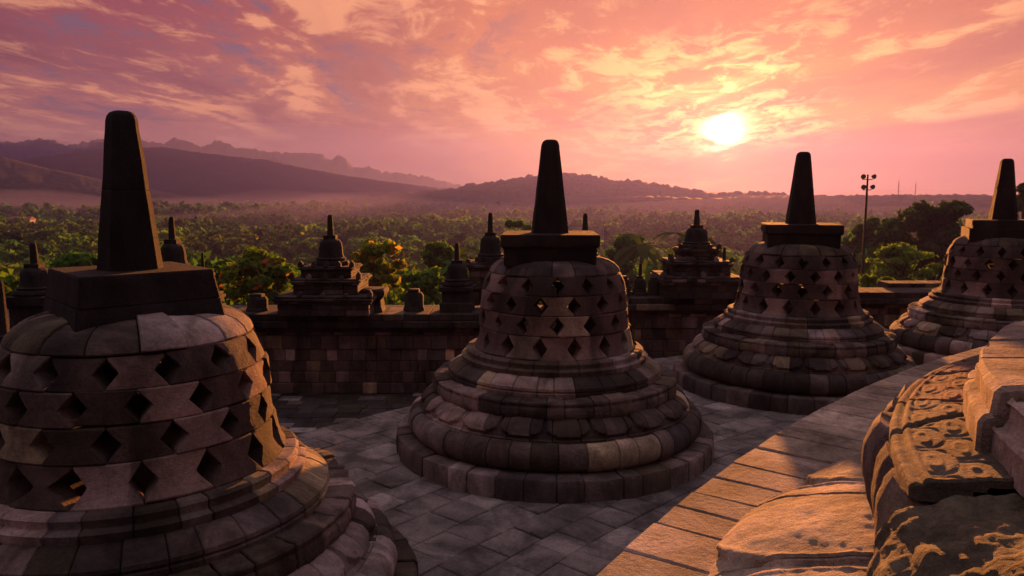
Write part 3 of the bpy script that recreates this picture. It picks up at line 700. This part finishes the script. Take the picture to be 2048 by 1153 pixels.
wall('raised dark parapet with a level top between the two right-hand stupas',wx(1775,19.8),wx(1960,19.8),19.7,.6,wz(566,19.7),36,th=.5)

# ------------------------------------------------------------------ valley ground and hills
def ground_z(x,y):
    d=math.hypot(x-6,y+2); t=min(1.,max(0.,(d-45)/130)); t=t*t*(3-2*t); return -10-19*t
V=[];F=[];na,nr=96,60
rad=[0]+[8*1.1115**k for k in range(nr)]
for i,r in enumerate(rad):
    for k in range(na):
        a=2*math.pi*k/na; x,y=r*math.cos(a),r*math.sin(a); V.append((x,y,ground_z(x,y)+(noise.noise(Vector((x/90,y/90,0)))*2.5 if r>60 else 0)))
for i in range(len(rad)-1):
    for k in range(na): F.append((i*na+k,i*na+(k+1)%na,(i+1)*na+(k+1)%na,(i+1)*na+k))
RMAX=rad[-1]
mb=MB(); mb.v=V; mb.f=F; mb.c=[(.04,.05,.02)]*len(V); struct(mb.build('valley_ground',M_SOIL))
def hill(name,dist,pts,mat,rough=1.,near=.72,far=1.25,seed=0,amp=.02,n=260):
    """ridge with real depth: crest heights at bearings, falling to the plain in front and behind"""
    pts=sorted(pts); V=[];F=[];rows=26
    b0,b1=pts[0][0],pts[-1][0]
    for i in range(n+1):
        p=b0+(b1-b0)*i/n
        for (xa,ya),(xb,yb) in zip(pts,pts[1:]):
            if p<=xb: yy=ya+(yb-ya)*(p-xa)/(xb-xa); break
        be=math.atan((p-1024)/FPX/ (math.cos(R(PITCH))))
        el_=(392.2-yy)/FPX*math.cos(be); H=CAMH+dist*el_; H=max(H,-27)
        for j in range(rows+1):
            t=j/rows
            d=dist*(near+(1-near)*(t/.6) if t<.6 else 1+(far-1)*(t-.6)/.4)
            s=t/.6 if t<.6 else (1-t)/.4
            x,y=d*math.sin(be),d*math.cos(be)
            sp=noise.fractal(Vector((x/(dist*.05)+seed,y/(dist*.05),seed)),1.,2.,5)
            f=s**1.15; z=-29+(H+29)*f
            z+=amp*dist*.5*sp*math.sin(math.pi*min(1,s))*.9
            z+=rough*noise.fractal(Vector((x/(dist*.006),y/(dist*.006),seed)),1.,2.,3)*dist*.0007*min(1,s*3)
            V.append((x,y,z))
    for i in range(n):
        for j in range(rows): a=i*(rows+1)+j; F.append((a,a+rows+1,a+rows+2,a+1))
    mb=MB(); mb.v=V; mb.f=F; mb.c=[(.04,.05,.03)]*len(V); return struct(mb.build(name,mat,ang=180))
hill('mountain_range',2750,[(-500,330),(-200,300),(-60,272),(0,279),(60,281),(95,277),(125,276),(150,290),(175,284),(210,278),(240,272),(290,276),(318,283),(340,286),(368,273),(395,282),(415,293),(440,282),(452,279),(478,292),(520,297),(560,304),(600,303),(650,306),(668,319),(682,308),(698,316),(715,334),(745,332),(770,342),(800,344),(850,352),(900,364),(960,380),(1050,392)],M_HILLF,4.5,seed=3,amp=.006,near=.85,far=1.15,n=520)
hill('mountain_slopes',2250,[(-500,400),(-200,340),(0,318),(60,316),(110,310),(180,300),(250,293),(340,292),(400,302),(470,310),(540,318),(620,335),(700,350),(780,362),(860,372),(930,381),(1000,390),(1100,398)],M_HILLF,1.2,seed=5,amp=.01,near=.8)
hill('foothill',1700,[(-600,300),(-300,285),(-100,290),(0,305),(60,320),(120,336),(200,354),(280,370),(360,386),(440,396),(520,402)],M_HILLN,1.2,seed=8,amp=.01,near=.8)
hill('wooded_hills',1500,[(640,404),(700,398),(760,388),(830,384),(900,376),(960,366),(1010,358),(1060,350),(1130,345),(1165,346),(1200,352),(1230,360),(1265,358),(1310,366),(1360,374),(1420,384),(1480,383),(1530,382),(1580,390),(1650,398),(1700,402)],M_HILLN,6.,seed=11,amp=.006,near=.72)
hill('low_ridge',1150,[(1180,400),(1240,394),(1300,391),(1400,396),(1500,392),(1600,390),(1720,389),(1850,388),(1950,389),(2048,387),(2200,384),(2500,390)],M_HILLN,4.,seed=14,amp=.004,near=.75)
hill('ridge_spur',1280,[(960,408),(1040,398),(1100,392),(1160,387),(1200,388),(1260,393),(1330,400),(1420,404)],M_HILLN,2.,seed=17,amp=.005,near=.75)

# ------------------------------------------------------------------ foliage
def leaf_cloud(rng,lobes,n,size,cols,flat=.0,fill=.35,gain=1.8):
    """n leaf quads over lobes [(x,y,z,rx,rz)]"""
    lo=np.array(lobes); wt=lo[:,3]**2; k=rng.choice(len(lo),n,p=wt/wt.sum())
    d=rng.normal(size=(n,3)); d/=np.linalg.norm(d,axis=1)[:,None]; rr=rng.random(n)**fill
    c=lo[k,:3]+d*(rr*(1+.22*np.abs(rng.normal(size=n))))[:,None]*np.c_[lo[k,3],lo[k,3],lo[k,4]]
    nrm=d+rng.normal(size=(n,3))*.5; nrm[:,2]+=flat; nrm/=np.linalg.norm(nrm,axis=1)[:,None]
    a=np.cross(nrm,rng.normal(size=(n,3))); a/=np.linalg.norm(a,axis=1)[:,None]; b=np.cross(nrm,a)
    s=size*rng.uniform(.6,1.3,n)[:,None]
    V=np.stack([c-a*s,c-b*s*.55,c+a*s,c+b*s*.55],1).reshape(-1,3)
    F=np.arange(4*n).reshape(n,4)
    cc=np.array(cols)[rng.integers(0,len(cols),n)]*rng.uniform(.88,1.12,n)[:,None]
    lob=rng.uniform(.75,1.25,len(lo))[k][:,None]; cc=cc*lob*gain
    return V,F,np.repeat(cc,4,0)
GR=[(.038,.085,.016),(.05,.10,.02),(.03,.06,.014)]
GL=[(.08,.115,.018),(.10,.13,.02),(.05,.085,.015)]
GD=[(.025,.040,.014),(.032,.050,.016),(.02,.032,.012)]
OR=[(.10,.13,.02),(.13,.15,.02),(.20,.13,.03),(.24,.13,.03),(.06,.10,.015),(.05,.08,.015),(.12,.12,.02),(.08,.11,.02)]
def lobes_for(rng,cr,ch,n,z0,flatten=1.):
    L=[]
    for i in range(n):
        a=rng.uniform(0,6.28); q=(.35+.6*rng.random()**.7)*cr*(1 if i%4 else .3); zz=rng.uniform(-.5,.5)*ch
        s=math.sqrt(max(.12,1-(1.8*zz/ch)**2)) if zz>0 else 1.-.25*abs(zz/ch); r=rng.uniform(.10,.28)*cr*(1.3 if i%4==0 else 1)
        L.append((q*s*math.cos(a),q*s*math.sin(a),z0+zz,r,r*rng.uniform(.5,.9)*flatten))
    return L
def tree(name,label,cat,px_,top,bot,wpx,Y,seed,cols,n=2600,size=.28,nl=28,flatten=1.,group=None,base=None,fill=.35):
    rng=np.random.default_rng(seed); X=wx(px_,Y,(top+bot)/2); zt,zb=wz(top,Y),wz(bot,Y); cr=wpx/FPX*Y/2; ch=zt-zb
    gz=ground_z(X,Y) if base is None else base
    t=thing(name,label,cat,(X,Y,gz),0,group); z0=(zt+zb)/2-gz
    L=lobes_for(rng,cr,ch*.8,int(nl*2.4),z0,flatten)
    V,F,C=leaf_cloud(rng,L,n,size,cols,.3,fill); np_obj('crown',V,F,C,M_LEAF,t)
    mb=MB(); tr=max(.12,cr*.07); zc=z0-ch*.25
    tube(mb,[(0,0,-.5),(tr*.4,0,zc*.5),(0,tr*.4,zc)],[tr*1.3,tr,tr*.75],8,(.05,.04,.03))
    for l in L[::2]:
        tube(mb,[(0,tr*.3,zc*rng.uniform(.7,1.)),(l[0]*.5,l[1]*.5,(zc+l[2])/2-.05*ch),(l[0],l[1],l[2])],[tr*.55,tr*.35,tr*.12],5,(.05,.04,.03))
    mb.build('trunk',M_BARK,t)
    return t
tree('leafy_tree','tree flushed with orange new leaves right of the dark shrine','tree',748,474,598,112,42,1,OR,4200,.20,20)
tree('leafy_tree','wide green tree with a few red flowers between the nearest stupa and the shrine','tree',520,508,612,150,44,2,GL*3+[(.06,.09,.02)]*3+[(.28,.09,.04)],4600,.22,22)
tree('leafy_tree','pale green bushy tree right of the orange-leafed tree, behind the lone round finial','tree',850,532,610,95,55,3,GL+GR,3000,.28,16)
tree('leafy_tree','bright yellow-green tree left of the small stupa beside the central stupa','tree',878,486,540,70,75,4,GL,2200,.4,12)
tree('leafy_tree','round-crowned tree rising in the haze just left of the central cap block','tree',1030,436,500,60,110,5,GR,1600,.6,10)
tree('leafy_tree','light green feathery spreading tree right of the floodlight mast','tree',1795,482,592,150,60,6,GL,4200,.24,26,.45)
tree('dense_tree','large dark tree on the skyline between the mast and the last stupa','tree',1872,390,560,150,85,7,GD,5200,.42,22)
tree('dense_tree','dark tree left of the large skyline tree, right of the sunlit stupa cap','tree',1765,432,545,120,90,8,GD+GR[:1],3600,.42,18)
tree('dense_tree','dark leafy crown at the right edge behind the last pinnacle','tree',2050,366,470,60,80,9,GD,1800,.4,10)
tree('dense_tree','dark green crown right behind the third stupa cap','tree',1700,470,560,80,95,10,GR,2400,.45,12)
tree('leafy_tree','yellow-green shrub at the far left edge above the low wall','bush',18,552,600,80,40,11,GL,2600,.18,12)
tree('leafy_tree','dark green tree left of the nearest pinnacle, above its cap block','tree',160,505,575,110,70,12,GR,2600,.36,14)
tree('leafy_tree','green tree over the cap block right of the nearest pinnacle','tree',455,520,600,70,60,13,GR+GL[:1],2200,.3,12)
tree('leafy_tree','hazy tree between the central stupa and the shrine under the sun','tree',1255,470,575,100,90,14,GR,2600,.42,14)
tree('leafy_tree','low green bush behind the wall right of the third stupa','bush',1752,548,600,70,46,15,GL,2000,.2,10)
# individual trees of the wood nearest the monument
protos=[]
def proto(seed,palm=False,n=220,size=.85,cols=GR,dead=False):
    rng=np.random.default_rng(seed)
    if palm:
        V=[];F=[];C=[]
        for k in range(13):
            a=k*2.4+rng.uniform(-.2,.2); el0=rng.uniform(.0,1.1); L=rng.uniform(3.2,4.2); pz=9.5; pr_=0; prev=None
            for s in range(6):
                t=s/5; r=L*t*math.cos(el0*(1-t)*.8); z=pz+L*math.sin(el0)*t-L*.75*t*t; wv=.55*math.sin(math.pi*min(1,t*.9+.1))+.05
                c_,s_=math.cos(a),math.sin(a); p1=(r*c_-wv*s_,r*s_+wv*c_,z-.25); p2=(r*c_+wv*s_,r*s_-wv*c_,z-.25)
                V+= [p1,p2]
                if prev is not None: F.append((prev,prev+1,len(V)-1,len(V)-2))
                prev=len(V)-2
        V=np.array(V);F=np.array(F);C=np.tile(np.array([[.06,.085,.025]]),(len(V),1))
        return V,F,C
    L=lobes_for(rng,4.4,5.5,20,7.5); return leaf_cloud(rng,L,n,size,cols,.4)
PR=[proto(1),proto(2,cols=GD),proto(3,cols=GL,n=200),proto(4,cols=GR,size=.7,n=260),proto(5,True),proto(6,True),proto(7,cols=[(.065,.10,.022),(.045,.08,.02)])]
trunk_me=None
rng=np.random.default_rng(99)
pme=[]
for i,(V,F,C) in enumerate(PR):
    o=np_obj('crown',V,F,C,M_FOREST); mb=MB(); tube(mb,[(0,0,-1),(.1,0,4),(0,0,9.5 if i in(4,5) else 6.5)],[.28,.22,.12],6,(.05,.04,.03)); tr=mb.build('trunk',M_BARK); pme.append((o,tr))
lab_tree='rounded tree in the wood below the monument, behind the walls and stupas'; lab_palm='coconut palm in the wood below the monument, behind the walls and stupas'
cnt=0; used=set()
for k in range(5200):
    if cnt>=190: break
    be=rng.uniform(R(-37),R(37)); d=rng.uniform(70,235); x,y=d*math.sin(be),d*math.cos(be)
    key=(int(x//7.5),int(y//7.5))
    if key in used: continue
    used.add(key); i=int(rng.integers(0,len(PR))); palm=i in(4,5)
    r_=thing('palm_tree' if palm else 'forest_tree',lab_palm if palm else lab_tree,'palm' if palm else 'tree',(x,y,ground_z(x,y)-.5),rng.uniform(0,6.28),'coconut palms in the near wood' if palm else 'trees in the near wood')
    s=rng.uniform(.75,1.35)*min(1.,.72+(d-70)/90); r_.scale=(s,s,s*rng.uniform(.9,1.25))
    for src in pme[i]:
        if src.users_collection and src.parent is None and not src.get('used'):
            c=src; src['used']=1
        else: c=src.copy(); COL.objects.link(c)
        c.parent=r_
    cnt+=1
for a,b in pme:
    for o in(a,b):
        if o.parent is None: bpy.data.objects.remove(o)
        elif 'used' in o: del o['used']
for o in list(COL.objects):
    if 'used' in o: del o['used']
# the far wood as one mass
def scatter(n,d0,d1,protos,smin,smax,rng,zf):
    VV=[];FF=[];CC=[];off=0; be=rng.uniform(R(-40),R(40),n); d=np.sqrt(rng.uniform(d0*d0,d1*d1,n)); x=d*np.sin(be); y=d*np.cos(be)
    pi=rng.integers(0,len(protos),n); sc=smin+(smax-smin)*1.25*rng.random(n)**1.8; ro=rng.uniform(0,6.28,n)
    for i in range(n):
        cl=noise.noise(Vector((x[i]/120,y[i]/120,1.)))
        if cl<-.36: continue
        V,F,C=protos[pi[i]]; c,s=math.cos(ro[i]),math.sin(ro[i]); q=V*sc[i]
        W=np.empty_like(q); W[:,0]=q[:,0]*c-q[:,1]*s+x[i]; W[:,1]=q[:,0]*s+q[:,1]*c+y[i]; W[:,2]=q[:,2]*(1+cl*.5)*.85+zf(x[i],y[i])
        VV.append(W);FF.append(F+off);CC.append(C*(1.+.6*noise.noise(Vector((x[i]/70,y[i]/110,5.)))+.25*rng.uniform(-1,1))*np.array([1.+.35*noise.noise(Vector((x[i]/90,y[i]/150,9.))),1.,1.])); off+=len(V)
    return np.concatenate(VV),np.concatenate(FF),np.concatenate(CC)
rg=np.random.default_rng(5)
low=[proto(21,n=70,size=1.5),proto(22,n=70,size=1.5,cols=GD),proto(23,n=60,size=1.5,cols=GL),PR[4],proto(24,n=70,size=1.5,cols=[(.06,.09,.022)])]
far=[proto(31,n=22,size=2.6),proto(32,n=22,size=2.6,cols=GD),proto(33,n=20,size=2.6,cols=GR+GL)]
parts=[scatter(3300,170,420,PR,.45,1.35,rg,ground_z),scatter(7500,420,900,low,.5,1.5,rg,ground_z),scatter(9000,900,1900,far,.8,2.0,rg,ground_z)]
off=0;VV=[];FF=[];CC=[]
for V,F,C in parts: VV.append(V);FF.append(F+off);CC.append(C);off+=len(V)
fo=np_obj('forest',np.concatenate(VV),np.concatenate(FF),np.concatenate(CC),M_FOREST)
fo['kind']='stuff'; fo['label']='dense hazy jungle of trees and palms filling the valley plain'; fo['category']='forest'

# ------------------------------------------------------------------ floodlight mast, radio masts, houses
Ym=60.; xm=wx(1730,Ym,450); zt=wz(347,Ym)
t=thing('floodlight_mast','tall thin mast with four floodlights right of the sunlit stupa','floodlight mast',(xm,Ym,-12))
mb=MB(); tube(mb,[(0,0,0),(0,0,zt+12-1.6),(0,0,zt+12-.1)],[.14,.09,.07],8,(.05,.05,.05)); mb.build('pole',M_STEEL,t)
for zz,w_ in((zt+12-.25,.40),(zt+12-1.05,.34)):
    mb=MB(); box(mb,-w_,w_,-.05,.05,zz-.27,zz-.21,(.05,.05,.05),.01); mb.build('crossbar',M_STEEL,t)
    for s in(-1,1):
        mb=MB(); prism(mb,[(.09,-.13),(.17,.07),(.19,.12)],12,0,0,(.05,.05,.05),sub=1)
        l=mb.build('floodlight',M_STEEL,t,loc=(s*w_,-.1,zz)); l.rotation_euler=(R(100),0,R(12*s))
        mb=MB(); prism(mb,[(.17,.125),(.17,.135)],12,0,0,(.1,.1,.1),sub=1); mb.build('lens',M_GLASS,l)
def radio(px_,top,Y,label):
    t=thing('radio_mast',label,'radio mast',(wx(px_,Y,380),Y,-24)); H=wz(top,Y)+24; mb=MB(); w0=1.0
    for a in range(3):
        c,s=math.cos(a*2.094),math.sin(a*2.094); tube(mb,[(c*w0,s*w0,0),(c*w0*.35,s*w0*.35,H*.92)],[.16,.12],4)
    for k in range(18):
        z=H*.92*k/18; f=w0*(1-.65*k/18)
        for a in range(3):
            c,s=math.cos(a*2.094)*f,math.sin(a*2.094)*f; c2,s2=math.cos(a*2.094+2.094)*f*.97,math.sin(a*2.094+2.094)*f*.97
            tube(mb,[(c,s,z),(c2,s2,z+H*.05)],[.08,.08],3)
    mb.build('lattice',M_STEEL,t); mb=MB(); tube(mb,[(0,0,H*.9),(0,0,H)],[.14,.06],5); mb.build('antenna',M_STEEL,t)
radio(1797,357,900,'left of two faint radio masts on the low ridge right of the floodlight mast')
radio(1831,362,900,'right of two faint radio masts on the low ridge, nearer the big dark tree')
radio(1212,452,260,'thin pole rising from the wood just right of the central stupa')
for i,(px_,py_,w_,lb) in enumerate(((30,452,20,'red-roofed house in the far-left valley, left of the pale house'),(62,451,9,'small pale-fronted house in the far-left valley'),(46,455,9,'little white house between its two neighbours in the far-left valley'))):
    Y=620.; t=thing('house',lb,'house',(wx(px_,Y,452),Y,-20)); hw=w_/2/FPX*Y
    mb=MB(); box(mb,-hw,hw,-4,4,0,4.4,(.6,.5,.45),.05); mb.build('wall',M_WHITE,t)
    mb=MB(); mb.add([(-hw-.6,-4.6,4.3),(hw+.6,-4.6,4.3),(hw+.6,4.6,4.3),(-hw-.6,4.6,4.3),(-hw*.7,0,6.6),(hw*.7,0,6.6)],[(0,1,5,4),(2,3,4,5),(1,2,5),(3,0,4),(0,3,2,1)],(.3,.1,.06)); mb.build('roof',M_RED,t,smooth=False)

# ------------------------------------------------------------------ haze
me=bpy.data.meshes.new('haze'); X=RMAX+60
zb_,zt_=-34.,250.
vs=[(x,y,z) for x in(-X,X) for y in(-X,X) for z in(zb_,zt_)]
me.from_pydata(vs,[],[(0,1,3,2),(4,6,7,5),(0,4,5,1),(2,3,7,6),(0,2,6,4),(1,5,7,3)])
hz=bpy.data.objects.new('haze',me); COL.objects.link(hz); hz['kind']='stuff'; hz['label']='warm evening haze filling the valley'; hz['category']='haze'
m=bpy.data.materials.new('haze_air'); m.use_nodes=True; t=NT(m.node_tree); t.n.clear(); o=t.new('ShaderNodeOutputMaterial'); pv=t.new('ShaderNodeVolumePrincipled')
pv.inputs['Color'].default_value=(.11,.11,.42,1); pv.inputs['Density'].default_value=.00027; pv.inputs['Anisotropy'].default_value=.6
t.l.new(pv.outputs[0],o.inputs['Volume']); me.materials.append(m)
me=bpy.data.meshes.new('valley_mist')
vs=[];fs=[];nx_,ny_=40,16
for top in(0,1):
    for j in range(ny_+1):
        for i in range(nx_+1):
            x=-2200+3300*i/nx_; y=380+2170*j/ny_; e=min(i,nx_-i,5)/5*min(j,ny_-j,4)/4
            vs.append((x,y,-30-2*e if not top else -29.5+e*(26+34*noise.noise(Vector((x/260,y/200,2.))))))
m_=(nx_+1)*(ny_+1)
for j in range(ny_):
    for i in range(nx_):
        a=j*(nx_+1)+i; fs.append((a,a+nx_+1,a+nx_+2,a+1)); fs.append((m_+a,m_+a+1,m_+a+nx_+2,m_+a+nx_+1))
bd=[i for i in range(nx_+1)]+[j*(nx_+1)+nx_ for j in range(1,ny_+1)]+[ny_*(nx_+1)+i for i in range(nx_-1,-1,-1)]+[j*(nx_+1) for j in range(ny_-1,0,-1)]
for k in range(len(bd)): a,b=bd[k],bd[(k+1)%len(bd)]; fs.append((a,b,m_+b,m_+a))
me.from_pydata(vs,[],fs)
hz=bpy.data.objects.new('valley_mist',me); COL.objects.link(hz); hz['kind']='stuff'; hz['label']='low pale mist lying at the foot of the mountains'; hz['category']='mist'
m=bpy.data.materials.new('mist_air'); m.use_nodes=True; t=NT(m.node_tree); t.n.clear(); o=t.new('ShaderNodeOutputMaterial'); pv=t.new('ShaderNodeVolumePrincipled')
pv.inputs['Color'].default_value=(.46,.42,.72,1); pv.inputs['Density'].default_value=.0010; pv.inputs['Anisotropy'].default_value=.1
t.l.new(pv.outputs[0],o.inputs['Volume']); me.materials.append(m)

# bluish mist wedge added to lighten the far range behind the middle slopes
me=bpy.data.meshes.new('added_lightening_mist'); vs=[];fs=[]; n_=60
for i in range(n_+1):
    be=R(-42+50*i/n_); e=min(1,i/6,(n_-i)/10)
    for j,d in enumerate((2290,2362,2374,2450)):
        vs.append((d*math.sin(be),d*math.cos(be),-31.)); top=-29.5+e*((240+30*noise.noise(Vector((be*9,1,1)))) if j in(1,2) else 1)+.2; vs.append((d*math.sin(be),d*math.cos(be),top))
for i in range(n_):
    a=i*8; b=a+8
    for j in range(3):
        fs.append((a+2*j,a+2*j+2,b+2*j+2,b+2*j)); fs.append((a+2*j+1,b+2*j+1,b+2*j+3,a+2*j+3))
    fs.append((a,b,b+1,a+1)); fs.append((a+6,a+7,b+7,b+6))
for a in(0,n_*8):
    fs.append((a,a+1,a+3,a+5,a+7,a+6,a+4,a+2))
me.from_pydata(vs,[],fs); hz=bpy.data.objects.new('added_lightening_mist',me); COL.objects.link(hz); hz['kind']='stuff'; hz['label']='added bluish mist wedge that lightens the jagged far range behind the middle slopes'; hz['category']='mist'
m=m.copy(); m.name='blue_mist_air'; pv=m.node_tree.nodes['Principled Volume']; pv.inputs['Color'].default_value=(.40,.46,.95,1); pv.inputs['Density'].default_value=.0038; me.materials.append(m)
